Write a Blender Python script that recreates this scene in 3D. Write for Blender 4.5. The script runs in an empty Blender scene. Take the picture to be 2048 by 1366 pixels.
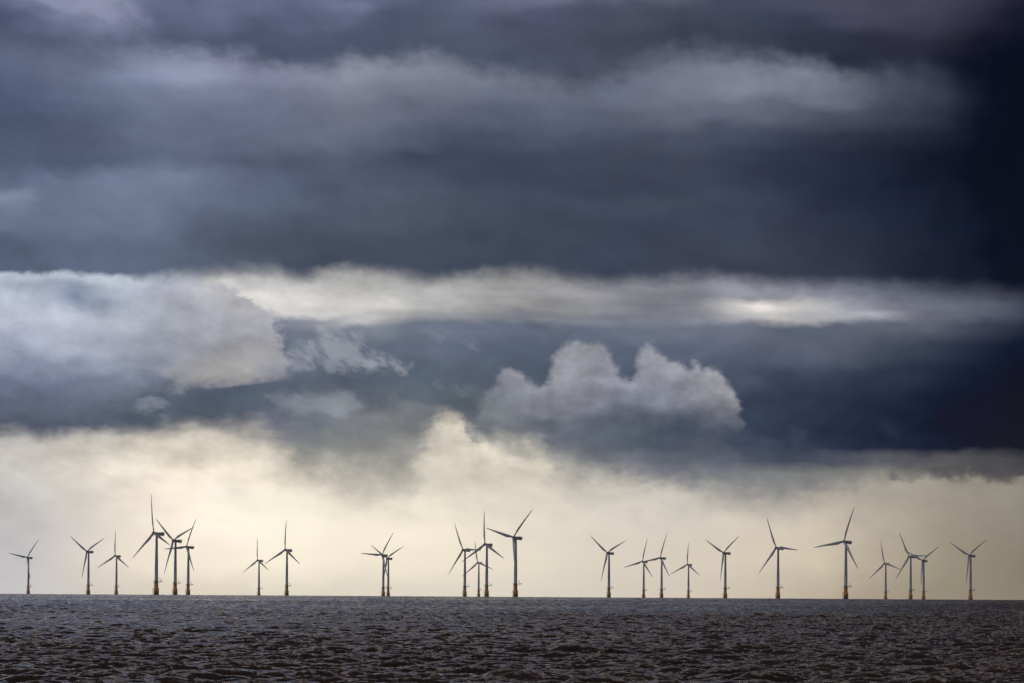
import bpy, bmesh, math, random
import numpy as np
from mathutils import Vector, Matrix, Euler
R_ = math.radians
scene = bpy.context.scene
COL = scene.collection

# ------------------------------------------------------------------ camera
EYE = 5.0                      # the camera stands 5 m above the water
EARTH = 6.371e6 * 1.17         # earth radius with standard refraction
cam_d = bpy.data.cameras.new('camera')
cam = bpy.data.objects.new('camera', cam_d); COL.objects.link(cam)
cam_d.sensor_width = 36.0; cam_d.lens = 200.0
cam_d.clip_start = 1.0; cam_d.clip_end = 80000.0
PITCH, ROLL = R_(2.5056), R_(0.347)
fw = Vector((0, math.cos(PITCH), math.sin(PITCH)))
up0 = Vector((0, -math.sin(PITCH), math.cos(PITCH))); rt0 = Vector((1, 0, 0))
rt = rt0 * math.cos(ROLL) + up0 * math.sin(ROLL)
up = up0 * math.cos(ROLL) - rt0 * math.sin(ROLL)
m = Matrix((rt, up, -fw)).transposed().to_4x4(); m.translation = (0, 0, EYE)
cam.matrix_world = m
scene.camera = cam

# ------------------------------------------------------------------ render look
scene.view_settings.view_transform = 'Standard'
scene.view_settings.look = 'None'
scene.view_settings.exposure = 0.0
scene.view_settings.gamma = 1.0
scene.render.engine = 'CYCLES'
scene.cycles.use_denoising = True
scene.cycles.max_bounces = 5
scene.cycles.volume_bounces = 0
scene.cycles.adaptive_threshold = 0.012
scene.cycles.denoising_input_passes = 'RGB_ALBEDO_NORMAL'

# ------------------------------------------------------------------ sun (veiled by cloud)
SUN_EL, SUN_AZ = R_(32), R_(-115)          # azimuth from +Y, clockwise positive
sd = bpy.data.lights.new('sun', 'SUN'); sd.energy = 0.5; sd.angle = R_(14); sd.color = (1.0, 0.95, 0.88)
sun = bpy.data.objects.new('sun', sd); COL.objects.link(sun)
sv = Vector((math.sin(SUN_AZ) * math.cos(SUN_EL), math.cos(SUN_AZ) * math.cos(SUN_EL), math.sin(SUN_EL)))
sun.rotation_euler = sv.to_track_quat('Z', 'Y').to_euler()
sun.location = (0, 0, 500)

# ------------------------------------------------------------------ node helper
class G:
    def __init__(s, nt): s.nt = nt
    def n(s, t, **kw):
        x = s.nt.nodes.new(t)
        for k, v in kw.items(): setattr(x, k, v)
        return x
    def put(s, sock, v):
        if v is None: return
        if isinstance(v, bpy.types.NodeSocket): s.nt.links.new(v, sock)
        else: sock.default_value = v
    def m(s, op, a, b=None, c=None, clamp=False):
        x = s.n('ShaderNodeMath', operation=op, use_clamp=clamp)
        for i, v in enumerate((a, b, c)): s.put(x.inputs[i], v)
        return x.outputs[0]
    def v(s, op, a, b=None, c=None, out=0):
        x = s.n('ShaderNodeVectorMath', operation=op)
        for i, q in enumerate((a, b, c)): s.put(x.inputs[i], q)
        return x.outputs[out]
    def add(s, a, b): return s.m('ADD', a, b)
    def sub(s, a, b): return s.m('SUBTRACT', a, b)
    def mul(s, a, b): return s.m('MULTIPLY', a, b)
    def mad(s, a, b, c): return s.m('MULTIPLY_ADD', a, b, c)
    def xyz(s, x, y, z=0.0):
        q = s.n('ShaderNodeCombineXYZ')
        for i, v in enumerate((x, y, z)): s.put(q.inputs[i], v)
        return q.outputs[0]
    def step(s, v, lo, hi, t0=0.0, t1=1.0):
        q = s.n('ShaderNodeMapRange', interpolation_type='SMOOTHSTEP')
        for i, a in enumerate((v, lo, hi, t0, t1)): s.put(q.inputs[i], a)
        return q.outputs[0]
    def mix(s, f, a, b, mode='MIX'):
        q = s.n('ShaderNodeMix', data_type='RGBA', blend_type=mode); q.clamp_factor = True
        s.put(q.inputs[0], f)
        for i, c in ((6, a), (7, b)):
            if isinstance(c, tuple) and len(c) == 3: c = (*c, 1.0)
            s.put(q.inputs[i], c)
        return q.outputs[2]
    def noise(s, vec, scale=1.0, detail=4.0, rough=0.55, dim='2D', lac=2.0, dist=0.0):
        q = s.n('ShaderNodeTexNoise', noise_dimensions=dim)
        s.put(q.inputs['Vector'], vec); q.inputs['Scale'].default_value = scale
        q.inputs['Detail'].default_value = detail; q.inputs['Roughness'].default_value = rough
        q.inputs['Lacunarity'].default_value = lac; q.inputs['Distortion'].default_value = dist
        return q

def lin(h):
    h = h.strip().lstrip('#')
    o = []
    for i in (0, 2, 4):
        c = int(h[i:i + 2], 16) / 255.0
        o.append(c / 12.92 if c <= 0.04045 else ((c + 0.055) / 1.055) ** 2.4)
    return tuple(o)

# ------------------------------------------------------------------ world: a storm sky by azimuth and elevation
world = bpy.data.worlds.new('World'); scene.world = world; world.use_nodes = True
nt = world.node_tree; nt.nodes.clear(); g = G(nt)
W, H, FPX = 2048.0, 1366.0, 11378.0       # the cloud layout is written in units of 1/11378 rad
tc = g.n('ShaderNodeTexCoord')
sep = g.n('ShaderNodeSeparateXYZ'); nt.links.new(tc.outputs['Generated'], sep.inputs[0])
dx, dy, dz = sep.outputs
AZ = g.m('ARCTAN2', dx, dy); EL = g.m('ARCSINE', dz)
ax = g.mul(AZ, FPX); ez = g.mul(EL, -FPX)
TL = math.tan(ROLL)                        # the cloud layers slope a little
X = g.add(g.mad(ez, -TL, 1024.0 + 0.0), ax)
Y = g.add(g.mad(ax, TL, 1180.9), ez)
P = g.xyz(X, Y)
def nz(sx, sy, detail, rough=0.55, off=(0, 0), rot=0.0):
    p = P
    if rot:
        q = g.n('ShaderNodeVectorRotate', rotation_type='Z_AXIS'); nt.links.new(P, q.inputs['Vector']); q.inputs['Angle'].default_value = rot; p = q.outputs[0]
    v = g.v('MULTIPLY_ADD', p, (1 / sx, 1 / sy, 0), (off[0], off[1], 0))
    return g.noise(v, 1.0, detail, rough)
def rg(node):
    q = g.n('ShaderNodeSeparateColor'); nt.links.new(node.outputs['Color'], q.inputs[0]); return q.outputs
n1 = rg(nz(330, 190, 3, 0.5, (3.1, 7.7)))
n2 = rg(nz(90, 52, 5, 0.58, (11.3, 2.9)))
n3 = nz(300, 75, 5, 0.6, (5.2, 1.4), -0.06).outputs[0]
ntex = nz(210, 70, 7, 0.62, (21.2, 5.4), -0.42).outputs[0]
ndeck = rg(nz(260, 120, 6, 0.58, (31.2, 15.4), 0.05))
nfib = nz(26, 85, 4, 0.55, (9.9, 4.2), 0.25).outputs[0]
nf_ = rg(nz(44, 34, 7, 0.66, (1.7, 8.8)))
nfine = nf_[0]
c1x, c1y, c2x, c2y = [g.sub(q, 0.5) for q in (n1[0], n1[1], n2[0], n2[1])]
c3, cf, cn, cn2, ct, cd, cd2 = [g.sub(q, 0.5) for q in (n3, nfib, nfine, nf_[1], ntex, ndeck[0], ndeck[1])]
XW = g.add(X, g.mad(c1x, 130.0, g.mul(c2x, 44.0)))
YW = g.add(Y, g.mad(c1y, 60.0, g.mad(c2y, 34.0, g.mul(cd2, 50.0))))
FX = g.m('DIVIDE', XW, W, clamp=True)
FXR = g.m('DIVIDE', g.mad(c2x, 20.0, X), W, clamp=True)

def ramp(fac, stops):
    q = g.n('ShaderNodeValToRGB'); cr = q.color_ramp; cr.interpolation = 'B_SPLINE' if False else 'EASE' if False else 'LINEAR'
    e = cr.elements
    while len(e) > 1: e.remove(e[-1])
    for i, (x, h) in enumerate(stops):
        el = e[0] if i == 0 else e.new(min(1, x / W))
        el.position = min(1, x / W); el.color = (*lin(h), 1)
    g.put(q.inputs[0], fac); return q.outputs[0]
def S(txt): return [(float(a.split(':')[0]), a.split(':')[1]) for a in txt.split()]
def rows(y, fac, data):
    c = None
    for i, (yy, t) in enumerate(data):
        r = ramp(fac, S(t))
        c = r if c is None else g.mix(g.step(y, data[i - 1][0], yy), c, r)
    return c
def curve(x, pts, k=H, n=W):
    q = g.n('ShaderNodeFloatCurve'); cu = q.mapping.curves[0]
    q.mapping.use_clip = False
    p = cu.points
    while len(p) > 2: p.remove(p[1])
    pts = [(a / n, b / k) for a, b in pts]
    p[0].location = pts[0]; p[-1].location = pts[-1]
    for a in pts[1:-1]: p.new(*a)
    q.mapping.update()
    g.put(q.inputs['Value'], g.m('DIVIDE', x, n, clamp=True))
    return g.mul(q.outputs[0], k)
def C(txt): return [tuple(float(v) for v in a.split(':')) for a in txt.split()]
def grey(c, sat, val=1.0):
    q = g.n('ShaderNodeHueSaturation'); q.inputs['Saturation'].default_value = sat; q.inputs['Value'].default_value = val
    g.put(q.inputs['Color'], c); return q.outputs[0]
def blobs(px, py, lst):
    d = None; p = g.xyz(px, py)
    for cx, cy, rx, ry, w in lst:
        q = g.v('MULTIPLY_ADD', p, (1 / rx, 1 / ry, 0), (-cx / rx, -cy / ry, 0))
        e = g.m('POWER', 2.718282, g.mul(g.v('DOT_PRODUCT', q, q, out=1), -1.0))
        e = g.mul(e, w)
        d = e if d is None else g.add(d, e)
    return d

# -- C: the pale warm sky under the cloud bank
skyC = rows(YW, FX, [
 (850, '0:b9b7b7 200:c6c1ba 350:cfc8bb 500:d0c8ba 600:d6cfc2 750:c8c3b8 850:c9c3b6 880:e4dac7 920:e6dcc9 950:ddd4c3 1000:d5cdbe 1050:c5bfb4 1100:c8c2b6 1200:bfbab2 1400:a5a4a3 1600:8f8f8e 1800:8c8983 2048:7c776f'),
 (900, '0:c6c1be 150:d4cdc4 300:dcd3c3 450:e4d9c7 600:e0d6c4 750:cfc8ba 830:c7c0b3 900:e0d7c5 955:e8decb 980:f5ebd8 1000:efe5d2 1050:e0d6c4 1100:d8cfbf 1200:c9c2b7 1400:b7b1a8 1600:aaa49a 1800:a0988b 2048:86807a'),
 (950, '0:c5c2c0 100:d3cdc6 250:e6dccb 400:fbeedb 450:f6ead6 600:ebe0cc 750:dbd2c1 850:d6cebe 950:dfd6c4 1100:dcd3c3 1200:d3cbbe 1300:cdc6bb 1450:c8c0b5 1600:c2b8aa 1700:b5ab9c 1800:a8a092 1950:9a9285 2048:8a847a'),
 (1000, '0:c0bebd 100:d0cbc5 250:ebe0cf 350:f7ead8 450:fbf0de 550:f8eedb 700:efe5d2 800:eae0cd 900:e8decc 1050:e0d7c6 1200:d8d0c3 1350:d0c9be 1500:cdc4b7 1650:c8bcab 1750:b6ab9b 1850:a89e8f 1950:9c9385 2048:8b857b'),
 (1060, '0:c2c0c0 100:d3cdc8 250:eee3d2 400:fbefdc 520:fff6e2 600:fef4e0 750:f8edd9 850:f6ebd7 950:efe4d0 1100:e3d9c8 1250:dcd3c5 1400:d6cdbf 1500:d6cbba 1620:d4c8b5 1700:c5b9a7 1800:afa595 1900:9f9687 2048:8c8578'),
 (1120, '0:c4c2c3 100:d5cfc9 250:ece0ce 400:f5e8d3 520:fbf0da 600:fbf0da 750:f5e9d4 900:f0e5cf 1050:e6dbc8 1200:dcd2c1 1350:d8cdbd 1500:d6cab7 1620:d0c3ad 1700:bfb29f 1800:ada18e 1900:9c9280 2048:877f70'),
 (1185, '0:c6c4c6 100:cfcac5 250:d9cfbf 400:ded3c0 600:e1d8c5 800:dfd6c5 1000:ddd4c4 1200:d7cdbd 1400:d2c7b6 1500:cabdab 1650:bbae9a 1750:aa9e8a 1850:9b907d 2048:8a8272'),
])
skyC = g.mix(1.0, skyC, g.n('ShaderNodeCombineColor').outputs[0], 'MIX') if False else skyC

# -- B: strip of brightness and the blue-grey middle sky, down to the lower edge of the bank
YWB = g.add(Y, g.mad(c1y, 36.0, g.mad(c2y, 26.0, g.mul(cd2, 20.0))))
skyB = rows(YWB, FX, [
 (543, '0:9aa3b6 300:a5abb9 420:a8a9b0 520:a4a5aa 600:a6a6aa 700:c2c0be 800:b5b4b4 900:a6a7ab 1000:b8b8ba 1080:b4b4b6 1200:92949f 1350:9698a2 1450:8e909c 1600:7a7d8b 1700:737685 1800:62667a 1900:565a6c 2000:444759 2048:34384c'),
 (568, '0:9aa3b6 150:909ab0 300:a5abb9 420:c0bfbf 450:dddad6 490:cac9c9 600:c2c1c1 700:c6c5c4 800:c2c1c0 900:bab9b8 1000:b4b4b6 1080:bababc 1200:a0a2ac 1350:9fa0ab 1450:9b9ca8 1600:838694 1700:7e8190 1800:6c7080 1900:5d6173 2000:4a4d60 2048:363a4e'),
 (592, '0:a2a9b9 300:a5abb9 450:c5c5c9 490:e8e4e0 540:f2ece8 600:e3dfdd 700:d2d0ce 800:c9c8c6 900:bcbcbd 1000:b5b5b8 1100:b3b4b7 1200:abacb4 1300:9c9ea9 1400:8f929f 1500:9698a4 1600:8a8d9b 1700:7a7e8d 1800:6a6e7e 1900:626676 2000:505466 2048:3c4054'),
 (616, '0:a0a0a4 500:b0b0b4 530:d8d5d2 560:e2dedc 650:d8d5d3 740:dedad6 800:d9d6d2 850:c6c5c4 950:bfbfbf 1050:babbbc 1200:a5a7b0 1300:9497a4 1400:9699a5 1450:b5b5b8 1480:cfccc9 1510:f0e8e0 1550:d5d1cc 1600:cbc8c6 1650:c0bfc1 1700:a6a7b0 1750:8a8d9b 1800:727686 1900:656979 2000:525668 2048:3e4256'),
 (638, '0:808696 500:7f8799 600:808696 650:8d919d 720:c0bfc0 780:c4c2c2 850:b0b1b5 950:a3a6ae 1050:9c9faa 1150:8d92a1 1250:878d9d 1350:8a8fa0 1420:9a9daa 1480:bdbcbf 1530:d2cecb 1600:b9b9bd 1700:abacb5 1770:a7a8b2 1810:80848f 1850:6b6f7f 1950:5c6072 2048:3c4256'),
 (662, '0:737c90 540:6a748a 600:6e7689 700:747b8c 780:7e8491 850:6b7588 950:69748a 1050:68748a 1150:66718a 1250:687389 1350:6d758b 1450:6f768a 1550:5d6679 1650:545d70 1750:5a6072 1850:606575 1900:485064 2000:2d364c 2048:1a2339'),
 (700, '0:606c82 650:5c6a80 800:5a677c 900:5f6b80 1000:57657c 1150:59687f 1260:5a677e 1400:5d6780 1500:565f76 1600:5a6277 1700:545c70 1800:3a4459 1900:27324a 2000:15203a 2048:0b1730'),
 (750, '0:6b748b 200:626c82 560:566378 700:5a6679 850:556375 950:525f72 1080:4b596e 1260:4c596f 1400:4f5a70 1500:455069 1600:3c4760 1700:303c54 1800:26324a 1900:17243c 2000:0a172f 2048:051028'),
 (800, '0:5e677d 150:616a7f 300:5c687c 400:505e72 500:516072 600:5e6879 700:646c7a 800:606a78 900:56636f 950:5a6570 1200:5a6474 1350:4a5568 1500:36425a 1600:2c3850 1700:1f2c46 1800:16223c 1900:0c1931 2000:04102a 2048:020c22'),
 (850, '0:4f5a70 150:525d72 300:566174 400:586373 500:62697a 620:6e747e 720:787c82 850:7c8084 950:6a7380 1000:626b77 1100:566070 1200:535d6c 1300:454f62 1400:3f4a5f 1500:36435a 1600:2a3750 1700:222e48 1800:16223c 1900:0b1830 2000:03102a 2048:010a20'),
 (890, '0:545f72 300:626a78 500:7a7d82 620:808384 720:88898a 850:94938f 950:84878a 1100:6a717c 1200:58606e 1300:4c5668 1400:50586a 1450:535b6b 1500:414c62 1600:2e3a54 1700:27324b 1800:1c2740 1900:111c34 2000:050f25 2048:030c20'),
 (918, '0:6a707a 500:8a8a8a 700:8e8f8d 850:9c9a94 1000:8d8e8d 1100:7b8086 1200:70757f 1300:656b78 1400:5f6675 1500:5a606f 1570:434d60 1650:484f61 1700:525766 1800:5a5c66 1900:5c5c60 2000:4c4c52 2048:48464c'),
 (950, '0:8a8a8a 700:969590 850:a5a299 1000:a5a29a 1100:94948f 1200:82858a 1300:747883 1400:757a82 1500:81858a 1600:868889 1700:828280 1800:8a867e 1900:6a6764 1960:55524f 2048:4f4b4a'),
])
# the sloping, ragged lower edge of the bank
streak = g.sub(nz(330, 34, 5, .58, (51, 3), -0.03).outputs[0], .5)
sk = g.mul(g.mul(streak, .42), g.mul(g.step(Y, 530.0, 560.0), g.step(Y, 680.0, 640.0)))
skyB = g.v('SCALE', grey(skyB, .86)); nt.links.new(g.mad(sk, 1.0, g.sub(.92, g.mul(g.step(Y, 670.0, 630.0), g.mul(g.step(X, 760.0, 1000.0), g.mul(g.step(X, 1480.0, 1380.0), .27))))), skyB.node.inputs['Scale'])
edgeB = curve(g.add(X, g.mad(c2x, 60.0, g.mul(cn2, 40.0))), C('0:873 60:877 120:880 160:868 250:872 350:862 420:860 480:862 515:868 545:886 570:908 592:922 620:934 650:934 690:940 730:950 775:956 815:950 838:906 858:866 885:840 915:840 942:858 965:890 990:886 1030:886 1065:896 1095:916 1110:932 1150:950 1220:957 1290:966 1380:974 1440:979 1500:985 1560:988 1640:986 1700:978 1750:962 1800:962 1850:955 1900:960 1960:952 2010:962 2048:958'))
softB = curve(X, C('0:34 300:34 480:42 550:60 700:60 800:60 850:54 890:34 960:34 1000:52 1100:56 1300:44 1500:40 1700:34 1850:20 2048:18'), 60)
yB = g.add(Y, g.mad(c2y, 44.0, g.mul(cn, g.step(X, 480.0, 640.0, 20.0, 40.0))))
mB = g.step(g.m('DIVIDE', g.sub(edgeB, yB), softB), -0.6, 0.9)
veil = g.step(g.m('DIVIDE', g.sub(g.add(edgeB, 46.0), g.add(Y, g.mad(c1y, 70.0, g.mul(c2y, 70.0)))), 70.0), -.6, .8)
veil = g.mul(g.mul(veil, g.mul(g.step(X, 430.0, 620.0, .25, 1.0), g.step(X, 1900.0, 1500.0, .3, 1.0))), g.step(n1[0], .30, .62, .15, .62))
under = g.mix(veil, grey(skyC, .95, .985), g.mix(g.step(X, 600.0, 1500.0), lin('a19f98'), lin('858688')))
col = g.mix(mB, under, skyB)

# -- A2 / A1: the two storm decks overhead
skyA2 = rows(YW, FX, [
 (112, '0:5d6482 100:5e6584 200:68708e 290:7d819f 350:8a8dac 400:8f91b0 500:8b8da9 600:8a8ca5 650:8c8ea5 700:9294a8 800:8c8ea4 900:8b8da2 1000:7f8298 1100:6f7289 1200:666a80 1300:6c7087 1400:7b7e95 1500:83859a 1600:86879b 1650:7f8093 1700:5c5f73 1800:4c5064 1900:30344a 1970:10152a 2048:060a20'),
 (150, '0:505a79 100:5f6785 200:727a98 300:848aa8 400:8f92b0 500:8688a6 600:82849f 700:8e90a5 800:888a9f 900:84869b 1000:7d8096 1100:767990 1200:6c7087 1300:70748b 1400:7c7f95 1500:88899d 1600:85869a 1680:77798d 1750:585c70 1850:454a5e 1920:25293f 2000:0a0f24 2048:060a20'),
 (190, '0:4d5878 100:596383 200:68718f 300:6f7794 400:787d9a 500:767a97 600:737690 700:7a7d93 800:777a90 900:75788f 1000:6c7088 1100:6f7289 1200:676b82 1300:6d7188 1400:797c92 1480:858699 1560:7c7e92 1650:6a6d82 1750:4b4f64 1850:3a3f54 1930:1e2338 2000:080d22 2048:040820'),
 (230, '0:4a5574 100:525c7b 200:5c6684 300:666f8c 400:69718d 500:686e8a 600:696d87 700:6e7188 800:6c7088 900:666a82 1000:5c6179 1100:5b6078 1200:5a5f76 1300:5e6278 1400:666a80 1500:666a80 1600:565a70 1700:444960 1800:393e54 1900:22273c 1960:0e1429 2048:03071c'),
 (280, '0:4b5674 150:525b78 300:646c8a 450:646b87 600:62667f 700:636880 800:5e637b 900:50566f 1000:495067 1100:484f66 1200:444a61 1300:474c62 1400:494e64 1500:424860 1600:393f56 1700:2f344b 1800:22273e 1900:161c32 1980:050a20 2048:010418'),
 (320, '0:515b78 100:4d5673 200:55607d 300:5f6986 400:5d6582 500:565d78 600:4d546d 700:50566f 800:464d66 900:3f4760 1000:3e455d 1100:3c4259 1200:3f455b 1300:3d4359 1400:3e445a 1500:383e55 1600:2f354c 1700:262c44 1800:181e35 1900:0a1126 2000:010518 2048:010314'),
 (362, '0:5d6785 80:6a7391 200:6f7997 340:737d9a 450:646d8a 550:58617c 650:4b546c 800:4a5269 900:414961 1000:3d455d 1100:3b4259 1200:3e445b 1300:3c4259 1400:3d435a 1500:363c53 1600:2c324a 1700:242b42 1800:151c33 1900:0a1228 2000:01051a 2048:010216'),
 (400, '0:8088a2 20:7c849f 60:68728e 200:6d7793 330:717b97 450:656e8a 550:576079 650:535c73 750:535c72 850:4c5469 950:464e64 1050:414960 1200:434a61 1350:434a60 1500:3b4158 1600:30364d 1700:262d44 1800:1b2239 1900:0f172c 2000:03081c 2048:010318'),
 (445, '0:66718d 150:6a7490 300:68728e 400:5f6882 500:515a70 600:4b5469 700:4f586d 800:4f586c 900:495166 1000:434b60 1100:3f475c 1250:3c435a 1400:3e445b 1500:3c4259 1600:32384f 1700:2b3148 1800:1f263d 1900:141c32 2000:060d22 2048:030a1f'),
 (490, '0:56617c 150:5b6581 300:5d6883 400:576178 500:4b5468 600:464f63 700:474f64 800:454d62 900:41495d 1000:40485c 1100:3c445a 1300:3c4258 1500:3c4257 1600:363b50 1700:2e3448 1800:22283d 1900:1a2036 2000:091025 2048:050c22'),
 (530, '0:57637d 150:5c6883 300:5d6983 400:545f76 500:4c566b 600:475065 800:444d62 1000:3e465a 1200:3b4157 1400:3a4055 1600:353a4e 1700:2f3449 1800:252a3f 1900:1c2237 2000:0d1328 2048:070d23'),
])
edgeA = curve(g.mad(c2x, 70.0, g.mad(cn, 40.0, g.mad(c1x, 80.0, X))), C('0:536 100:537 200:541 300:546 380:540 430:536 520:533 570:535 605:548 640:540 680:532 720:531 790:540 860:551 940:542 990:536 1075:538 1125:550 1250:553 1340:553 1400:544 1480:551 1550:558 1700:562 1850:567 2048:578'))
yA = g.add(g.add(Y, -11.0), g.mad(cf, 5.0, g.mad(c2y, 13.0, g.mul(cn, 22.0))))
mA = g.step(g.m('DIVIDE', g.sub(edgeA, yA), curve(X, C('0:10 250:12 350:30 450:36 600:32 1000:32 1400:32 1700:34 2048:44'), 60)), -0.7, 0.8)

skyA1 = rows(YW, FX, [
 (0, '0:6b6f92 100:8487a8 200:9496b5 300:6a6e90 400:64698a 450:6e7295 600:5c6182 700:686b8c 850:565b78 950:666a88 1100:6a6b88 1200:646682 1260:5d6178 1340:5c5f74 1420:404560 1560:464862 1700:4a485f 1850:454359 1960:35334a 2048:20203a'),
 (40, '0:4a5070 100:5f6485 200:7b7f9f 260:6c7090 330:5a6080 450:666b8c 520:515674 600:565b7a 700:5b607e 780:4d5370 900:565b76 1000:4c4f6b 1100:4c4f6b 1260:4b4f66 1350:42465c 1450:3f4459 1600:333850 1700:43425a 1850:3e3d52 1960:28293e 2048:15182e'),
 (82, '0:48506e 100:475070 200:4d5573 300:566080 400:535a79 500:4c5371 700:4b526e 900:4c526b 1100:474b62 1250:464a60 1350:3e4357 1500:393e54 1650:2d3147 1750:2b2d43 1850:2a2b40 1950:15182c 2048:0c1026'),
 (150, '0:505878 300:525a78 500:4d5470 700:4e5570 900:4d546c 1100:474c63 1250:45495f 1400:3a3f54 1600:2a2f45 1750:22263c 1850:1c2037 1950:0c1025 2048:060a20'),
 (300, '0:505878 1250:45495f 1600:2a2f45 1750:22263c 1850:181d33 1950:080c20 2048:020418'),
])
edgeA1 = curve(g.mad(c2x, 50.0, X), C('0:82 100:86 200:95 280:102 400:110 500:124 570:135 650:133 700:128 762:122 885:121 967:146 1020:155 1090:164 1172:178 1233:165 1295:132 1377:110 1450:115 1540:130 1640:139 1700:154 1800:148 1870:156 1920:166 1960:178 2048:205'))
yA1 = g.add(Y, g.mad(cf, 16.0, g.mad(c2y, 44.0, g.mul(cn, 20.0))))
mA1 = g.step(g.m('DIVIDE', g.sub(edgeA1, yA1), curve(X, C('0:48 200:42 400:38 600:36 900:42 1100:50 1250:54 1400:52 1700:46 1850:48 2048:54'), 60)), -0.7, 0.9)
skyA = g.v('MULTIPLY', grey(g.mix(mA1, skyA2, skyA1), .88, .95), (.95, 1.0, .99))

# -- clouds standing in the middle sky
# pale cloud at the left
pale = rows(YW, FX, [
 (545, '0:bcc4d3 200:c0c8d6 350:b6bac6 500:b5b6bd'),
 (575, '0:aab2c4 100:a0a9bb 150:8b97ac 250:b4bbcb 350:adb1bf 420:b8b8bd 600:b8b8bd'),
 (600, '0:b2b9c9 90:b0b7c8 150:7a899f 200:98a2b5 260:b0b6c4 400:abaeb9 460:aeaeb3 600:b0b0b3'),
 (645, '0:b3b9ca 100:bcc1d0 200:b2b7c6 300:a9aebb 400:a6a9b3 500:a4a5ac 600:a0a2aa'),
 (692, '0:a3a9bd 100:a9aec0 200:a8adbe 300:a2a7b5 400:9a9da8 450:a4a5a9 520:a5a5aa 600:9e9fa5'),
 (740, '0:7a8298 100:7f879c 200:8f96a8 300:8e94a4 350:9a9ca5 420:a8a7a8 500:a6a5a7 560:8c8f99'),
 (775, '0:666f86 150:6d758b 250:7d8597 300:747d8f 400:9a9a9e 480:98989d 600:868a94'),
])
xL = g.add(X, g.mad(c2x, 70.0, g.mul(cn, 120.0)))
yL = g.add(Y, g.mad(c2y, 50.0, g.mul(cn2, 70.0)))
er = curve(Y, C('0:380 540:385 560:425 585:482 605:522 640:549 680:570 715:590 735:598 755:570 770:500 785:400 1366:300'), W, H)
mL = g.step(g.m('DIVIDE', g.sub(er, xL), curve(Y, C('0:30 560:30 600:24 660:24 720:32 760:40 1366:40'), 60, H)), -0.6, 0.8)
mLb = g.step(g.m('DIVIDE', g.sub(curve(X, C('0:800 150:800 250:782 310:768 400:779 480:777 540:768 600:745 700:720 2048:700')), yL),
      curve(X, C('0:55 200:55 300:44 380:30 500:28 600:34 2048:36'), 60)), -0.8, 0.8)
mL = g.mul(mL, mLb)
mL = g.mul(mL, g.sub(1.0, g.step(X, 700.0, 760.0)))

def relief(sx, sy, seed, dx_, dy_, detail=6):
    h0 = nz(sx, sy, detail, .56, seed).outputs[0]
    h1 = nz(sx, sy, detail, .56, (seed[0] + dx_ / sx, seed[1] + dy_ / sy)).outputs[0]
    return g.sub(h0, h1)
rl1 = relief(120, 84, (41, 7), -14, -20, 4)
rl2 = relief(38, 28, (44, 2), -5, -7, 5)
def wispy(lst, lo, hi, ang, sx, sy, amp, seed, warp=1.0):
    nn = g.sub(nz(sx, sy, 5, 0.62, seed, ang).outputs[0], 0.5)
    d = blobs(g.mad(c2x, 44.0 * warp, g.mad(cn, 60.0, X)), g.mad(c2y, 30.0 * warp, g.mad(cn2, 48.0, Y)), lst)
    return g.step(g.mad(nn, g.mul(g.m('MINIMUM', d, 1.0), amp), d), lo, hi)

w1 = wispy([(640, 700, 60, 34, .8), (700, 690, 60, 30, .85), (755, 722, 60, 26, .85), (660, 655, 40, 22, .6), (805, 744, 32, 14, .7), (600, 735, 40, 22, .6), (690, 738, 60, 20, .55)], .42, 1.35, -0.62, 66, 26, 2.6, (2, 3))
w2 = wispy([(900, 672, 50, 16, .7), (945, 690, 22, 9, .6), (860, 660, 30, 10, .5)], .25, 1.1, -0.5, 60, 14, 1.5, (6, 1))
w3 = wispy([(885, 770, 22, 20, .7), (930, 782, 24, 14, .7)], .3, 1.1, 0.4, 40, 20, 1.2, (8, 5))
w4 = wispy([(310, 812, 46, 17, 1.0), (400, 820, 30, 10, .35)], .3, .95, 0.0, 50, 26, .9, (4, 9))
w5 = wispy([(1592, 870, 26, 26, .6), (1600, 900, 16, 22, .4), (1775, 862, 45, 22, .55), (1705, 880, 18, 24, .4)], .2, 1.4, -0.7, 60, 24, 1.4, (1, 6))

# the grey lobed cloud below, its bright shoulder at (690, 805)
lobe = wispy([(690, 808, 44, 34, 1.0), (640, 812, 60, 30, .8), (590, 800, 34, 24, .5), (548, 800, 22, 22, .6)], .3, 1.25, 0.0, 60, 40, .7, (7, 7))
lobe2 = wispy([(810, 815, 36, 26, .9), (760, 850, 70, 50, .9), (870, 820, 40, 16, .7)], .35, 1.2, 0.0, 70, 50, .7, (3, 2))
dk = wispy([(672, 852, 34, 10, .9), (625, 858, 34, 9, .6), (735, 862, 18, 24, .45)], .3, 1.2, 0.0, 60, 30, .8, (12, 2))

# the cumulus right of the middle
CTOP = C('0:880 930:870 952:832 968:800 985:770 1010:745 1035:740 1058:750 1072:774 1090:772 1100:738 1115:700 1140:687 1175:683 1215:692 1232:722 1245:752 1270:762 1282:720 1290:688 1302:690 1330:712 1360:724 1385:738 1396:718 1412:742 1432:738 1452:756 1475:788 1490:818 1500:838 1520:870 2048:900')
yC = g.add(Y, g.mad(cn2, 42.0, g.mul(c2y, 16.0)))
ctop = curve(X, CTOP)
mC = None
for off, wgt in ((-7.0, .3), (0.0, .4), (6.0, .3)):
    ct_ = curve(g.add(g.mad(c2x, 30.0, g.mad(cn, 36.0, X)), off), CTOP)
    e_ = g.mul(g.step(g.sub(yC, ct_), -8.0, 11.0), wgt)
    mC = e_ if mC is None else g.add(mC, e_)
cbot = curve(g.mad(c2x, 60.0, X), C('0:845 950:848 1000:852 1080:852 1180:850 1260:842 1310:836 1360:828 1420:832 1470:834 1500:834 2048:834'))
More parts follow.
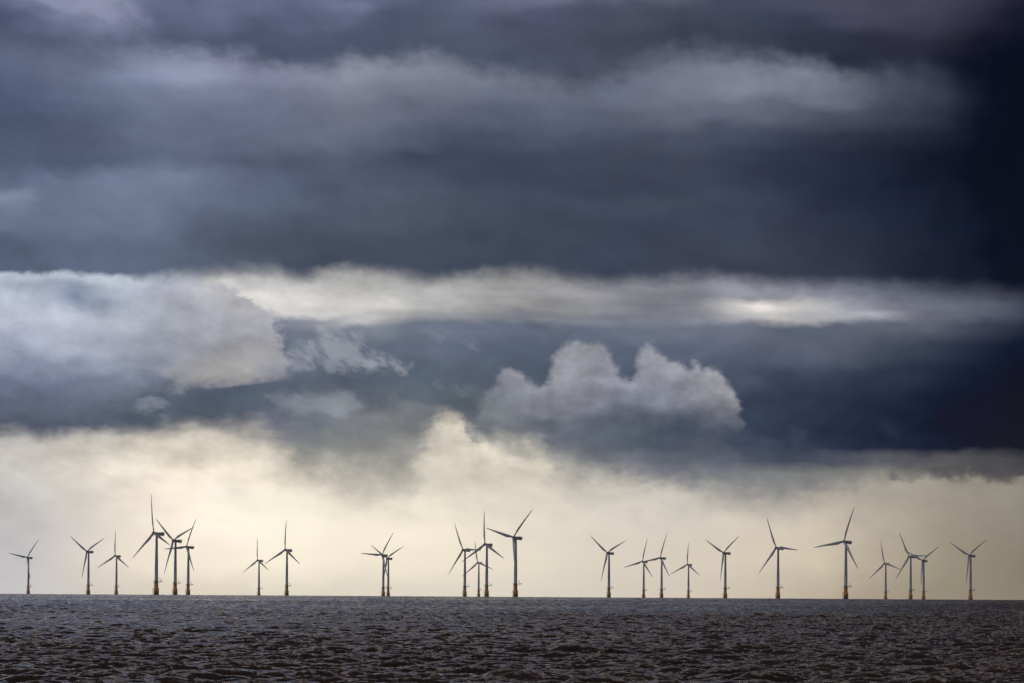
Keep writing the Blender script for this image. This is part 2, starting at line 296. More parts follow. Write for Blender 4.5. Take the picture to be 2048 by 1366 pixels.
mCb = g.step(g.sub(cbot, g.add(Y, g.mad(c2y, 70.0, g.mul(cn, 60.0)))), -52.0, 34.0)
mC = g.mul(g.mul(mC, mCb), g.mul(g.step(X, 935.0, 965.0), g.sub(1.0, g.step(g.mad(cn, 60.0, X), 1484.0, 1500.0))))
cum = rows(g.add(Y, g.mad(c1y, 90.0, g.mul(c2y, 60.0))), FXR, [
 (690, '950:8d919b 1060:9a9da6 1120:a9abb4 1180:a8aab4 1260:9a9ca8 1300:a9abb5 1400:a3a5ae 1480:9c9ea8'),
 (750, '950:8d919b 1060:999ca6 1120:a6a8b2 1180:a1a3ad 1260:9497a4 1330:a0a2ad 1420:a4a5ad 1490:a2a3aa'),
 (800, '950:83888f 1060:8e929c 1150:8b8f9b 1230:838895 1330:8a8e9b 1420:9699a3 1470:a5a6ac 1500:a5a6ac'),
 (845, '950:7b8085 1060:7d828a 1150:727884 1230:6c7381 1330:6e7583 1420:7b808c 1500:8e919a'),
])
# darker fringe under the cumulus and the grey mass right of the cream billows
sh = wispy([(1220, 868, 90, 26, .9), (1120, 872, 60, 18, .5), (1300, 850, 30, 20, .4)], .3, 1.3, 0.0, 80, 40, .8, (9, 1))

# cream billows rising through the gap, and cuts of grey in them
bil = wispy([(893, 856, 24, 20, .8), (935, 856, 18, 16, .7), (978, 905, 38, 22, 1.1), (960, 870, 26, 22, .5), (1060, 935, 60, 20, .6), (1090, 900, 14, 26, .35)], .35, 1.5, 0.0, 60, 45, 1.0, (15, 4))
gap = wispy([(1045, 900, 46, 20, 1.0), (1000, 872, 40, 14, .6), (1130, 918, 40, 34, .9), (880, 930, 40, 14, .4)], .25, 1.5, 0.0, 60, 40, 1.2, (17, 3))
low = wispy([(1795, 950, 26, 11, .9), (1835, 958, 30, 8, .5), (1920, 944, 60, 15, 1.0), (2020, 942, 50, 22, 1.1), (1870, 944, 40, 13, .7)], .22, 1.5, 0.0, 60, 22, .9, (19, 8))

col = g.mix(g.mul(lobe2, .55), col, lin('84878a'))
col = g.mix(g.mul(lobe, .75), col, lin('8c9097'))
col = g.mix(g.mul(dk, .6), col, lin('6b7580'))
col = g.mix(g.mul(w3, .55), col, lin('7d848e'))
col = g.mix(g.mul(w2, .5), col, lin('858c99'))
rel = g.add(1.0, g.mad(rl1, 1.05, g.mul(rl2, .22)))
def shaded(c, k=1.0):
    q = g.v('SCALE', c); nt.links.new(g.mad(g.sub(rel, 1.0), k, 1.0), q.node.inputs['Scale']); return q
col = shaded(col, g.mul(g.step(Y, 640.0, 760.0), g.step(Y, 1010.0, 900.0, 0.0, 0.5)))
pale = shaded(pale, .5); cum = grey(shaded(cum, .95), 1.0, .80)
rim = g.add(1.0, g.mul(g.step(g.sub(yC, ctop), 55.0, 2.0), .09))
cum = g.v('SCALE', cum); nt.links.new(rim, cum.node.inputs['Scale'])
col = g.mix(mL, col, pale)
col = g.mix(g.mul(w4, .7), col, lin('868c99'))
col = g.mix(g.mul(w1, .78), col, lin('9a9da6'))
col = g.mix(g.mul(w5, .42), col, lin('5a6478'))
col = g.mix(g.mul(sh, .6), col, lin('545d6b'))
col = g.mix(mC, col, cum)
col = g.mix(g.mul(bil, .8), col, lin('f5ebd7'))
col = g.mix(g.mul(gap, .85), col, lin('989893'))
col = g.mix(g.mul(low, .8), col, lin('55535a'))
w6 = wispy([(130, 6, 120, 22, .8), (225, 26, 60, 22, 1.0), (285, 52, 40, 16, .7), (460, 6, 60, 16, .5)], .3, 1.3, -0.5, 120, 26, 1.8, (23, 3))
w7 = wispy([(735, 22, 26, 18, 1.0), (690, 10, 40, 12, .7), (640, 30, 40, 10, .4)], .3, 1.4, 0.5, 50, 26, 1.8, (25, 3))
skyA = g.mix(g.mul(w6, .55), skyA, lin('9698b6'))
skyA = g.mix(g.mul(w7, .4), skyA, lin('777c9c'))
col = g.mix(mA, col, skyA)
# soft light and dark streaking along the layers
bright = g.add(1.0, g.mad(c3, 0.16, g.mad(ct, g.step(mA, 0.0, 1.0, 0.42, 0.32), g.mad(cd, 0.48, g.mad(c2y, 0.16, g.mul(cn, 0.16))))))
amt = g.step(Y, 1150.0, 880.0, 0.12, 1.0)
fac = g.add(1.0, g.mul(g.sub(bright, 1.0), amt))
bank = g.v('SCALE', col); nt.links.new(fac, nt.nodes[-1].inputs['Scale'])
# these are the tones as seen through the sea haze; the clouds themselves stand behind it
HAZE_K, HAZE_TOP, HAZE_R = 2.3e-5, 135.0, 16000.0
path = g.m('MINIMUM', g.m('DIVIDE', HAZE_TOP, g.m('MAXIMUM', dz, 1e-4)), HAZE_R)
trans = g.m('POWER', 2.718282, g.mul(path, -HAZE_K))
air = g.v('SCALE', (0.089, 0.084, 0.089)); nt.links.new(g.sub(1.0, trans), air.node.inputs['Scale'])
bank = g.v('MAXIMUM', g.v('DIVIDE', g.v('SUBTRACT', bank, air), g.xyz(trans, trans, trans)), (0.0008, 0.0026, 0.011))

# the rest of the sky: overcast over Nishita, its unseen front toned for the sea
sky = g.n('ShaderNodeTexSky', sky_type='NISHITA'); sky.sun_disc = False
sky.sun_elevation = SUN_EL; sky.sun_rotation = SUN_AZ; sky.air_density = 1.0; sky.dust_density = 2.0
nish = g.v('SCALE', sky.outputs[0]); nt.nodes[-1].inputs['Scale'].default_value = 0.05
gn = g.noise(tc.outputs['Generated'], 2.6, 5, 0.55, '3D').outputs[0]
front_hi = g.mix(g.step(gn, .3, .7), (0.016, 0.012, 0.013), (0.050, 0.039, 0.040))
back_hi = g.mix(g.step(gn, .3, .7), (0.20, 0.21, 0.26), (0.44, 0.45, 0.52))
front_lo = g.mix(g.step(gn, .3, .7), (0.56, 0.45, 0.42), (1.0, 0.81, 0.75))  # bright low band out of view, added for the sea's highlights
back_lo = g.mix(g.step(gn, .3, .7), (0.26, 0.26, 0.29), (0.42, 0.42, 0.44))
behind = g.step(dy, 0.25, -0.55)
storm = g.step(AZ, R_(-3.0), R_(9.0), 1.0, .5)      # storm carried into the unseen band, dimming it to darken the sea at right
front_lo = g.v('SCALE', front_lo); nt.links.new(storm, front_lo.node.inputs['Scale'])
over = g.mix(g.step(dz, 0.11, 0.175), g.mix(behind, front_lo, back_lo), g.mix(behind, front_hi, back_hi))
over = g.mix(g.mul(g.mul(g.step(gn, .5, .75), .35), behind), over, nish)
far_side = g.m('MAXIMUM', g.step(g.m('ABSOLUTE', AZ), R_(6.6), R_(13)), g.step(EL, R_(6.3), R_(8.5)))
final = g.mix(far_side, bank, over)
bg = g.n('ShaderNodeBackground'); nt.links.new(final, bg.inputs[0]); bg.inputs[1].default_value = 1.0
wo = g.n('ShaderNodeOutputWorld'); nt.links.new(bg.outputs[0], wo.inputs[0])
world.cycles.sampling_method = 'MANUAL'; world.cycles.sample_map_resolution = 2048

# ------------------------------------------------------------------ materials
def mat(name):
    mm = bpy.data.materials.new(name); mm.use_nodes = True
    b = mm.node_tree.nodes['Principled BSDF']
    return mm, G(mm.node_tree), b
def painted(name, col, rough=0.5, var=0.12, streak=0.0, scale=0.5, dirt=(0.1, 0.09, 0.08)):
    mm, q, b = mat(name)
    t = q.n('ShaderNodeTexCoord').outputs['Object']
    v = q.v('MULTIPLY', t, (1, 1, 0.12))
    n = q.noise(v, scale * 2, 5, 0.6, '3D').outputs[0]
    c = q.mix(q.step(n, .35, .75), tuple(x * (1 - var) for x in col), tuple(min(1, x * (1 + var)) for x in col))
    if streak:
        n2_ = q.noise(q.v('MULTIPLY', t, (2.2, 2.2, 0.15)), 1.0, 5, 0.65, '3D').outputs[0]
        c = q.mix(q.mul(q.step(n2_, .52, .78), streak), c, dirt)
    q.put(b.inputs['Base Color'], c); b.inputs['Roughness'].default_value = rough
    return mm
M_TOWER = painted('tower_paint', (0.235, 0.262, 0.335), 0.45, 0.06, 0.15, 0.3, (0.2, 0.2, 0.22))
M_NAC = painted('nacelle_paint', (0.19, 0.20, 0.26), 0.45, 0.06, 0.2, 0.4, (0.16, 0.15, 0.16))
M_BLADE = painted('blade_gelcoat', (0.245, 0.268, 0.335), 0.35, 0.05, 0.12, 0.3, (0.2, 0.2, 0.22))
M_YEL = painted('yellow_paint', (0.52, 0.20, 0.025), 0.55, 0.18, 0.45, 0.6, (0.12, 0.05, 0.02))
M_GROW = painted('marine_growth', (0.018, 0.017, 0.020), 0.8, 0.3, 0.0, 1.0)
M_STEEL = painted('galvanised_steel', (0.11, 0.10, 0.11), 0.5, 0.15, 0.3, 1.0, (0.08, 0.05, 0.03))
M_RAIL = painted('railing_paint', (0.32, 0.20, 0.06), 0.5, 0.15, 0.3, 1.0)

# ------------------------------------------------------------------ mesh helpers
def obj(name, bm, material, parent=None, smooth=True):
    me = bpy.data.meshes.new(name)
    bm.normal_update()
    if smooth:
        for f in bm.faces: f.smooth = True
    bm.to_mesh(me); bm.free(); me.materials.append(material)
    o = bpy.data.objects.new(name, me); COL.objects.link(o)
    if parent: o.parent = parent
    return o
def lathe(bm, prof, seg=28, axis='Z', cap=True):
    rings = []
    for r, z in prof:
        ring = []
        for i in range(seg):
            a = 2 * math.pi * i / seg
            p = (r * math.cos(a), r * math.sin(a), z)
            if axis == 'Y': p = (p[0], z, -p[1])
            ring.append(bm.verts.new(p))
        rings.append(ring)
    for a, b in zip(rings, rings[1:]):
        for i in range(seg):
            j = (i + 1) % seg
            bm.faces.new((a[i], a[j], b[j], b[i]))
    if cap:
        bm.faces.new(list(reversed(rings[0]))); bm.faces.new(rings[-1])
def tube(bm, a, b, r, seg=8):
    a, b = Vector(a), Vector(b); d = (b - a).normalized()
    u = d.orthogonal().normalized(); w = d.cross(u)
    ra, rb = [], []
    for i in range(seg):
        t = 2 * math.pi * i / seg; o = (u * math.cos(t) + w * math.sin(t)) * r
        ra.append(bm.verts.new(a + o)); rb.append(bm.verts.new(b + o))
    for i in range(seg):
        j = (i + 1) % seg; bm.faces.new((ra[i], ra[j], rb[j], rb[i]))
    bm.faces.new(list(reversed(ra))); bm.faces.new(rb)
def box(bm, lo, hi, bev=0.0):
    vs = [bm.verts.new((x, y, z)) for x in (lo[0], hi[0]) for y in (lo[1], hi[1]) for z in (lo[2], hi[2])]
    fs = [bm.faces.new([vs[i] for i in f]) for f in ((0, 1, 3, 2), (4, 6, 7, 5), (0, 4, 5, 1), (2, 3, 7, 6), (0, 2, 6, 4), (1, 5, 7, 3))]
    if bev:
        es = list({e for f in fs for e in f.edges})
        bmesh.ops.bevel(bm, geom=es, offset=bev, segments=3, affect='EDGES', profile=0.6)

# ------------------------------------------------------------------ the wind turbine
HUB, OVER, TILT, ROTOR = 83.5, 4.6, R_(7.0), 53.5
PLAT = 18.2
def make_turbine():
    root = bpy.data.objects.new('wind_turbine', None); COL.objects.link(root)
    # steel tower
    bm = bmesh.new()
    lathe(bm, [(2.42, PLAT), (2.55, PLAT + .05), (2.55, PLAT + .35), (2.40, PLAT + .4), (2.30, 36), (2.02, 52), (1.75, 67), (1.55, 79.0), (1.60, 79.2), (1.60, HUB - 2.6)], 36)
    tw = obj('tower', bm, M_TOWER, root)
    bm = bmesh.new(); box(bm, (-.5, -2.56, PLAT + .6), (.5, -2.34, PLAT + 2.8), .05)
    obj('door', bm, M_NAC, tw, False)
    # transition piece on the pile
    bm = bmesh.new()
    lathe(bm, [(3.12, 3.1), (3.12, 8.6), (2.92, 9.3), (2.72, 11.5), (2.62, PLAT - .75), (2.75, PLAT - .7), (2.75, PLAT - .45)], 36)
    tp = obj('transition_piece', bm, M_YEL, root)
    bm = bmesh.new()
    lathe(bm, [(3.0, -16), (3.0, .0), (3.16, .5), (3.17, 2.6), (3.13, 3.1)], 36)
    obj('tidal_growth_band', bm, M_GROW, tp)
    bm = bmesh.new()                                   # boat landing: two fender pipes and a ladder on the left side
    for y in (-.9, .9):
        tube(bm, (-4.5, y, -3), (-4.5, y, 8.8), .19); tube(bm, (-4.5, y, 8.8), (-3.0, y, 9.8), .19)
        for z in (1.2, 4.0, 7.2): tube(bm, (-4.5, y, z), (-2.9, y, z + .2), .15)
    obj('boat_landing', bm, M_YEL, tp)
    bm = bmesh.new()
    for y in (-.3, .3): tube(bm, (-3.75, y, 0), (-3.75, y, PLAT - .5), .07)
    z = .4
    while z < PLAT - .5: tube(bm, (-3.75, -.3, z), (-3.75, .3, z), .045, 6); z += .45
    for z in (11.5, 14.5, 17.0): tube(bm, (-3.75, 0, z), (-2.6, 0, z), .07)
    obj('ladder', bm, M_STEEL, tp)
    bm = bmesh.new()                                   # cable pipe at the right with its flange
    tube(bm, (3.45, -.4, -6), (3.45, -.4, 9.0), .26); box(bm, (2.75, -.9, 8.9), (3.75, .1, 9.25), .05)
    obj('cable_pipe', bm, M_YEL, tp)
    # platform with railing and crane
    bm = bmesh.new()
    lathe(bm, [(2.7, PLAT - .45), (4.0, PLAT - .40), (4.05, PLAT - .02), (2.56, PLAT)], 32)
    box(bm, (3.4, -1.6, PLAT - .42), (8.4, 1.6, PLAT - .05), .04)
    for y in (-1.2, 1.2): tube(bm, (2.75, y, PLAT - 2.2), (6.2, y, PLAT - .45), .14)
    pf = obj('platform', bm, M_STEEL, root, False)
    bm = bmesh.new()
    pts = []
    for i in range(25):
        a = R_(24) + (2 * math.pi - R_(48)) * i / 24
        pts.append((3.95 * math.cos(a), 3.95 * math.sin(a)))
    pts = [(8.3, 1.5), (6.5, 1.5), (5.0, 1.5)] + pts + [(5.0, -1.5), (6.5, -1.5), (8.3, -1.5)]
    for i, (x, y) in enumerate(pts):
        tube(bm, (x, y, PLAT - .05), (x, y, PLAT + 1.15), .05, 6)
        x2, y2 = pts[(i + 1) % len(pts)]
        for z in (PLAT + .6, PLAT + 1.15): tube(bm, (x, y, z), (x2, y2, z), .05, 6)
    obj('railing', bm, M_RAIL, pf)
    bm = bmesh.new()
    box(bm, (7.0, -1.1, PLAT - .04), (8.1, 1.1, PLAT + 1.3), .08)
    obj('equipment_box', bm, M_STEEL, pf, False)
    bm = bmesh.new()
    tube(bm, (5.3, 0, PLAT - .05), (5.3, 0, PLAT + 4.4), .24); tube(bm, (5.3, 0, PLAT + 4.3), (3.2, 0, PLAT + 4.7), .17)
    tube(bm, (5.3, 0, PLAT + 2.6), (4.2, 0, PLAT + 4.4), .1); tube(bm, (3.3, 0, PLAT + 4.6), (3.3, 0, PLAT + 2.9), .05)
    obj('davit_crane', bm, M_STEEL, pf)
    # nacelle, in the frame of the shaft (upwind is -Y)
    bm = bmesh.new()
    box(bm, (-1.95, -OVER + 1.9, -2.15), (1.95, 11.4, 1.62), .32)
    for v in bm.verts:                                 # tail leans, belly rises a little
        if v.co.y > 9: v.co.y -= (1.62 - v.co.z) * .12
        if v.co.y < -1: v.co.x *= .9
    na = obj('nacelle', bm, M_NAC, root, False)
    bm = bmesh.new()
    for (a, b) in (((-2.1, 5.6), (2.1, 5.6)), ((-2.1, 11.6), (2.1, 11.6)), ((-2.1, 5.6), (-2.1, 11.6)), ((2.1, 5.6), (2.1, 11.6))):
        for z in (1.75, 2.25, 2.8): tube(bm, (*a, z), (*b, z), .07, 6)
    for x in (-2.1, 2.1):
        for k in range(9): tube(bm, (x, 5.6 + k * .75, 1.55), (x, 5.6 + k * .75, 2.8), .06, 6)
    for k in range(5): tube(bm, (-2.1 + k * 1.05, 11.6, 1.55), (-2.1 + k * 1.05, 11.6, 2.8), .06, 6)
    box(bm, (-2.15, 5.5, 1.60), (2.15, 11.7, 1.74), .02)
    obj('hoist_deck', bm, M_STEEL, na, False)
    bm = bmesh.new()
    for x in (-.7, .7):
        tube(bm, (x, 8.3, 1.6), (x, 8.3, 4.1), .07); tube(bm, (x - .35, 8.3, 4.0), (x + .35, 8.3, 4.0), .06)
    tube(bm, (-.7, 8.3, 3.1), (.7, 8.3, 3.1), .05)
    obj('wind_sensor_mast', bm, M_STEEL, na)
    bm = bmesh.new(); lathe(bm, [(1.62, -3.2), (1.75, -2.9), (1.75, -2.0)], 28)
    obj('yaw_bearing', bm, M_NAC, na)
    # rotor hub with spinner, blades as its sub-parts
    bm = bmesh.new()
    prof = [(1.55, 1.95), (1.72, 1.6), (1.78, .6), (1.74, -.6), (1.6, -1.5), (1.3, -2.3), (.85, -2.95), (.4, -3.3), (.05, -3.42)]
    lathe(bm, prof, 32, 'Y')
    hb = obj('rotor_hub', bm, M_BLADE, root)
    for k in range(3):
        bl = obj('blade', blade_bm(), M_BLADE, hb) if k == 0 else None
        if k == 0: first = bl
        else:
            bl = first.copy(); COL.objects.link(bl); bl.parent = hb
        bl.rotation_euler = (0, 2 * math.pi * k / 3, 0)
    return root
def blade_bm():
    bm = bmesh.new()
    st = [(.030, 2.5, 1.0, 16), (.055, 2.45, 1.0, 16), (.085, 2.6, .86, 15), (.12, 3.0, .62, 14), (.16, 3.55, .46, 12.5), (.20, 3.95, .37, 11), (.24, 4.05, .32, 9.5),
          (.30, 3.8, .28, 7.5), (.38, 3.35, .25, 5.5), (.46, 2.95, .23, 4), (.54, 2.6, .21, 2.8), (.62, 2.27, .195, 1.8), (.70, 1.95, .185, .9), (.78, 1.66, .18, .3), (.86, 1.36, .18, -.2), (.92, 1.1, .18, -.4), (.96, .85, .18, -.5), (.985, .55, .18, -.5), (1.0, .18, .2, -.5)]
    N = 20; rings = []
    for r, ch, th, tw in st:
        ch = ch * 1.12; ring = []; blend = min(1, max(0, (r - .055) / .15)); blend = blend * blend * (3 - 2 * blend)
        t = R_(tw + 1.5); z = r * ROTOR
        off = -ROTOR * (0.135 * r - 0.055 * r * r)      # upwind cone and bend
        for i in range(N):
            a = 2 * math.pi * i / N
            cx = .5 - .5 * math.cos(a)                 # 0 leading edge .. 1 trailing edge
            prof = 2.6 * th * (.2969 * math.sqrt(max(cx, 0)) - .126 * cx - .3516 * cx ** 2 + .2843 * cx ** 3 - .1036 * cx ** 4) * 1.92
            sy = 1 if math.sin(a) >= 0 else -1
            x_air = (.32 - cx) * ch; y_air = sy * prof * ch * .5
            x_c = .5 * ch * math.cos(a); y_c = .5 * ch * math.sin(a) * th
            x = x_c * (1 - blend) + x_air * blend; y = y_c * (1 - blend) + y_air * blend
            ring.append(bm.verts.new((x * math.cos(t) - y * math.sin(t), off + x * math.sin(t) * -1 + y * math.cos(t) * 1.0, z)))
        rings.append(ring)
    for a, b in zip(rings, rings[1:]):
        for i in range(N):
            j = (i + 1) % N; bm.faces.new((a[i], a[j], b[j], b[i]))
    bm.faces.new(list(reversed(rings[0]))); bm.faces.new(rings[-1])
    bmesh.ops.recalc_face_normals(bm, faces=bm.faces)
    return bm
def copy_turbine(src):
    r = src.copy(); COL.objects.link(r)
    for ch in src.children:
        c = ch.copy(); COL.objects.link(c); c.parent = r
        for s in ch.children:
            d = s.copy(); COL.objects.link(d); d.parent = c
    return r
#   azimuth, distance, yaw to the left, rotor phase, label
TURBINES = [
 (-4.84, 12827, 37, 40, 'faint turbine alone at the far left end of the row, one blade stretched left'),
 (-4.24, 11019, 41, 63, 'second turbine from the left, Y-shaped rotor with its low blade left of the tower'),
 (-3.96, 12147, 39, 119, 'slim hazy turbine just left of the tallest one, one blade straight up'),
 (-3.56, 7695, 54, 109, 'tallest and nearest turbine, with yellow base and one blade straight up, in the left cluster'),
 (-3.37, 8714, 46, 69, 'yellow based turbine in the middle of the left cluster, two blades raised in a Y'),
 (-3.24, 9838, 45, 25, 'rightmost and shortest turbine of the left cluster of three, brownish yellow base'),
 (-2.53, 13287, 47, 116, 'small faint turbine close left of a bigger one with the same upright blade pose'),
 (-2.25, 10342, 44, 0, 'medium turbine with one blade upright, standing alone right of a small faint one'),
 (-1.28, 11435, 39, 33, 'left and taller turbine of the overlapping pair, blade level to the left'),
 (-1.23, 12355, 39, 62, 'right and shorter turbine of the overlapping pair, crossed by its neighbour'),
 (-0.46, 10102, 48, 92, 'leftmost turbine of the central group, one blade level to the right'),
 (-0.32, 13612, 36, 109, 'palest small turbine seen between two larger ones in the central group'),
 (-0.24, 9037, 43, 116, 'yellow based turbine with one upright blade, right of the palest small turbine'),
 (0.05, 7961, 45, 44, 'big turbine right of centre with bright yellow base, one blade hanging down its tower'),
 (0.99, 10576, 45, 66, 'Y-posed turbine first right of the central group, after a wide empty gap'),
 (1.34, 12878, 42, 14, 'lower of two neighbouring turbines whose blades meet, left one, hazy base'),
 (1.52, 11769, 44, 19, 'higher of two neighbouring turbines, its left blade touching the hub beside it'),
 (1.79, 13835, 40, 2, 'smallest turbine of the right half, alone with one thin blade straight up'),
 (2.16, 10423, 51, 56, 'Y-posed turbine with orange base, right of the smallest one'),
 (2.69, 9347, 46, 95, 'large turbine with orange base, one blade level right and one up left'),
 (3.37, 8275, 43, 20, 'biggest turbine of the right side, amber base, blade stretched to the left'),
 (3.77, 13078, 42, 106, 'small dim turbine just right of the biggest right hand one'),
 (4.02, 11000, 46, 90, 'taller one of a crossing pair near the right end, blade level to the right'),
 (4.15, 12091, 39, 56, 'shorter one of a crossing pair near the right end, two blades in a Y'),
 (4.62, 10710, 47, 57, 'dark turbine at the far right end of the row, blades in a Y'),
]
proto = make_turbine()
for i, (az, d, yaw, ph, label) in enumerate(TURBINES):
    t = proto if i == 0 else copy_turbine(proto)
    a = R_(az)
    t.location = (d * math.sin(a), d * math.cos(a), -d * d / (2 * EARTH))
    t['label'] = label; t['category'] = 'wind turbine'; t['group'] = 'wind turbines standing in the sea'
    psi = -R_(yaw)
    for c in t.children:
        k = c.name.split('.')[0]
        if k == 'nacelle':
            c.location = (0, 0, HUB - OVER * math.sin(TILT)); c.rotation_mode = 'YXZ'; c.rotation_euler = (-TILT, 0, psi)
        elif k == 'rotor_hub':
            oc = OVER * math.cos(TILT)
            c.location = (oc * math.sin(psi), -oc * math.cos(psi), HUB); c.rotation_mode = 'YXZ'; c.rotation_euler = (-TILT, R_(ph), psi)

# ------------------------------------------------------------------ the sea
rng = np.random.default_rng(7)
def wave_tile(N, L, tp, hs, wdir, spread, lmin, seed):
    r = np.random.default_rng(seed)
    k1 = 2 * np.pi * np.fft.fftfreq(N, L / N); kx, ky = np.meshgrid(k1, k1, indexing='ij')
    k = np.hypot(kx, ky); k[0, 0] = 1e-6
    w = np.sqrt(9.81 * k); wp = 2 * np.pi / tp
    sg = np.where(w < wp, .07, .09)
    Sw = w ** -5 * np.exp(-1.25 * (wp / w) ** 4) * 3.0 ** np.exp(-((w - wp) ** 2) / (2 * sg ** 2 * wp ** 2))
    th = np.arctan2(ky, kx) - wdir
    D = np.maximum(np.cos(th / 2), 0) ** (2 * spread)
    Pk = Sw * D * (9.81 / (2 * w)) / k * np.exp(-(k * lmin / (2 * np.pi)) ** 2)
    Pk[0, 0] = 0
    A = np.sqrt(Pk) * (r.normal(size=k.shape) + 1j * r.normal(size=k.shape))
    h = np.fft.ifft2(A).real; sc_ = hs / (4 * h.std())
    h *= sc_
    ux = np.fft.ifft2(-1j * kx / k * A).real * sc_; uy = np.fft.ifft2(-1j * ky / k * A).real * sc_
    jxx = np.fft.ifft2(kx * kx / k * A).real * sc_; jyy = np.fft.ifft2(ky * ky / k * A).real * sc_
    return [q.astype(np.float32) for q in (h, ux, uy, jxx + jyy)]
def sample(tile, x, y, N, L):
    u = (x / L * N) % N; v = (y / L * N) % N
    i = np.floor(u).astype(int); j = np.floor(v).astype(int); fu = (u - i).astype(np.float32); fv = (v - j).astype(np.float32)
    i %= N; j %= N; i2 = (i + 1) % N; j2 = (j + 1) % N
    return [(q[i, j] * (1 - fu) + q[i2, j] * fu) * (1 - fv) + (q[i, j2] * (1 - fu) + q[i2, j2] * fu) * fv for q in tile]
def geo(a, b, s):
    n = int(math.log(b / a) / s); return a * (b / a) ** (np.arange(n) / n)
rad = np.concatenate([[2, 8, 20, 40, 70], np.linspace(100, 240, 90, endpoint=False), np.arange(240, 460, .38), geo(460, 1200, .0012), geo(1200, 9500, .0021), np.linspace(9500, 15600, 30)])
fine = R_(6.4)
azs = np.concatenate([np.linspace(-math.pi, -R_(30), 40, endpoint=False), np.linspace(-R_(30), -R_(14), 40, endpoint=False), np.linspace(-R_(14), -fine, 120, endpoint=False),
                      np.linspace(-fine, fine, 1250, endpoint=False), np.linspace(fine, R_(14), 120, endpoint=False), np.linspace(R_(14), R_(30), 40, endpoint=False), np.linspace(R_(30), math.pi, 40)])
RR, AA = np.meshgrid(rad, azs, indexing='ij')
x = RR * np.sin(AA); y = RR * np.cos(AA)
N1, L1 = 1536, 380.0
t1 = wave_tile(N1, L1, 1.95, 0.42, math.atan2(-1.0, 0.35), 1.6, 0.45, 3)
c_, s_ = math.cos(.37), math.sin(.37)
# rotate the tile against the line of sight so it never repeats along it
th_, ux, uy, jac = sample(t1, x * c_ + y * s_, -x * s_ + y * c_, N1, L1)
hx = ux * c_ - uy * s_; hy = ux * s_ + uy * c_
# a longer, lower swell under the chop
t2 = wave_tile(512, 900.0, 4.6, 0.28, math.atan2(-1.0, 0.15), 4.0, 6.0, 11)
sh_, sx_, sy_, sj_ = sample(t2, x * .955 - y * .296, x * .296 + y * .955, 512, 900.0)
th_ = th_ + sh_; hx = hx + sx_ * .955 + sy_ * .296; hy = hy - sx_ * .296 + sy_ * .955
fade = np.clip((R_(32) - np.abs(AA)) / R_(10), 0, 1) * np.clip((RR - 30) / 60, 0, 1)
grp = 1 + .35 * np.sin(x * .013 + y * .0021 + 1) * np.sin(y * .0047 - x * .004)     # gusty groups
fade = fade * grp
CH = 0.9
vx = x + hx * CH * fade; vy = y + hy * CH * fade; vz = th_ * fade - RR * RR / (2 * EARTH)
foam = np.clip((jac * fade - np.percentile(jac, 98.0)) * 5, 0, 1)
nr, na_ = RR.shape
co = np.stack([vx, vy, vz], -1).reshape(-1, 3).astype(np.float32)
ii = np.arange(nr - 1)[:, None] * na_ + np.arange(na_ - 1)[None, :]
quads = np.stack([ii, ii + na_, ii + na_ + 1, ii + 1], -1).reshape(-1, 4).astype(np.int32)
quads = quads[:, ::-1]
me = bpy.data.meshes.new('sea')
me.vertices.add(len(co)); me.vertices.foreach_set('co', co.ravel())
me.loops.add(quads.size); me.loops.foreach_set('vertex_index', np.ascontiguousarray(quads).ravel())
me.polygons.add(len(quads)); me.polygons.foreach_set('loop_start', np.arange(0, quads.size, 4, dtype=np.int32))
me.polygons.foreach_set('loop_total', np.full(len(quads), 4, np.int32))
me.polygons.foreach_set('use_smooth', np.ones(len(quads), bool))
at = me.attributes.new('foam', 'FLOAT', 'POINT'); at.data.foreach_set('value', foam.ravel().astype(np.float32))
me.update()
sea = bpy.data.objects.new('sea', me); COL.objects.link(sea); sea['kind'] = 'structure'
mm, q, b = mat('sea_water'); me.materials.append(mm)
pos = q.n('ShaderNodeNewGeometry').outputs['Position']
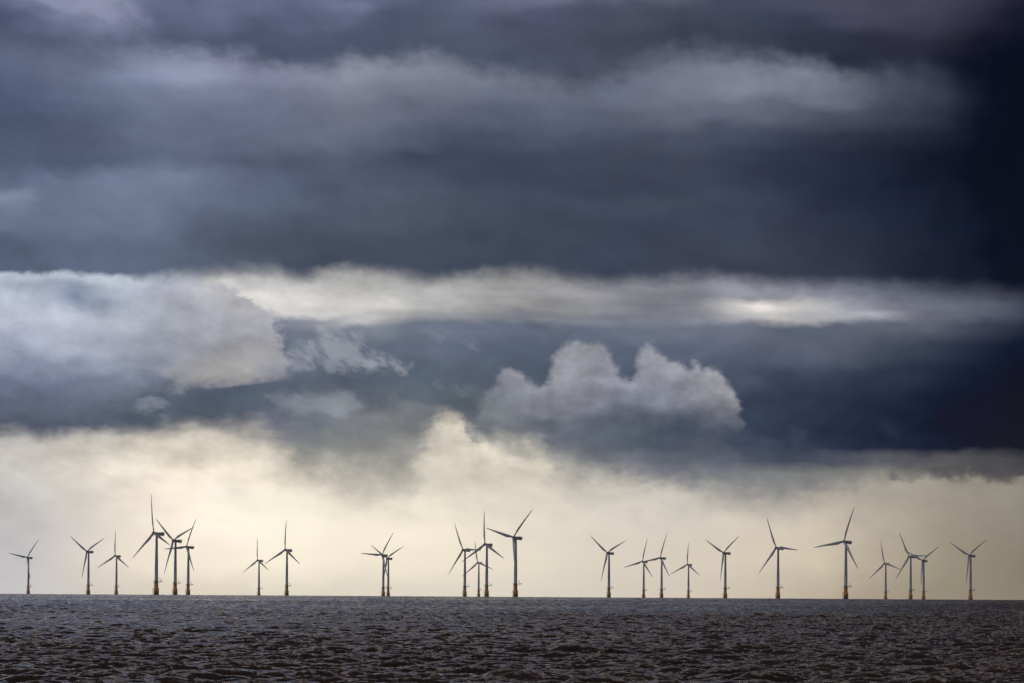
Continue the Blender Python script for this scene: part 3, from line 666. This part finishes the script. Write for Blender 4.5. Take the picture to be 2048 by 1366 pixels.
r1 = q.noise(q.v('MULTIPLY', pos, (3.6, 1.8, 1)), 1.0, 5, .68, '3D').outputs[0]
r2 = q.noise(q.v('MULTIPLY', pos, (.8, .45, 1)), 1.0, 3, .5, '3D').outputs[0]
silt = q.noise(q.v('MULTIPLY', pos, (.03, .012, 0)), 1.0, 4, .6, '3D').outputs[0]
gust = q.noise(q.v('MULTIPLY', pos, (.016, .0028, 0)), 1.0, 4, .6, '3D').outputs[0]
bump = q.n('ShaderNodeBump'); q.put(bump.inputs['Strength'], q.step(gust, .32, .66, .35, 1.1)); bump.inputs['Distance'].default_value = .85
q.put(bump.inputs['Height'], q.mad(r2, 1.6, r1))
base = q.mix(q.step(silt, .3, .7), (0.013, 0.006, 0.0045), (0.030, 0.014, 0.010))
fa = q.n('ShaderNodeAttribute'); fa.attribute_name = 'foam'
fn = q.noise(q.v('MULTIPLY', pos, (2.2, 1.0, 1)), 1.0, 5, .7, '3D').outputs[0]
fm = q.mul(q.step(fa.outputs['Fac'], .05, .8), q.step(fn, .40, .62))
q.put(b.inputs['Base Color'], q.mix(fm, base, (0.46, 0.42, 0.38)))
q.put(b.inputs['Roughness'], q.mad(fm, .5, .05))
b.inputs['IOR'].default_value = 1.333; b.inputs['Specular Tint'].default_value = (1.0, .74, .66, 1)
q.put(b.inputs['Normal'], bump.outputs[0])

# ------------------------------------------------------------------ sea haze, one closed box of even air
bm = bmesh.new(); box(bm, (-16000, -16000, -24), (16000, 16000, 140))
bmesh.ops.recalc_face_normals(bm, faces=bm.faces)
hm = bpy.data.materials.new('haze'); hm.use_nodes = True; hn = hm.node_tree; hn.nodes.clear()
pv = hn.nodes.new('ShaderNodeVolumePrincipled'); mo = hn.nodes.new('ShaderNodeOutputMaterial')
pv.inputs['Color'].default_value = (.92, .93, .95, 1); pv.inputs['Density'].default_value = HAZE_K; pv.inputs['Anisotropy'].default_value = 0.65
hn.links.new(pv.outputs[0], mo.inputs['Volume'])
hz = obj('haze', bm, hm, None, False); hz['kind'] = 'stuff'
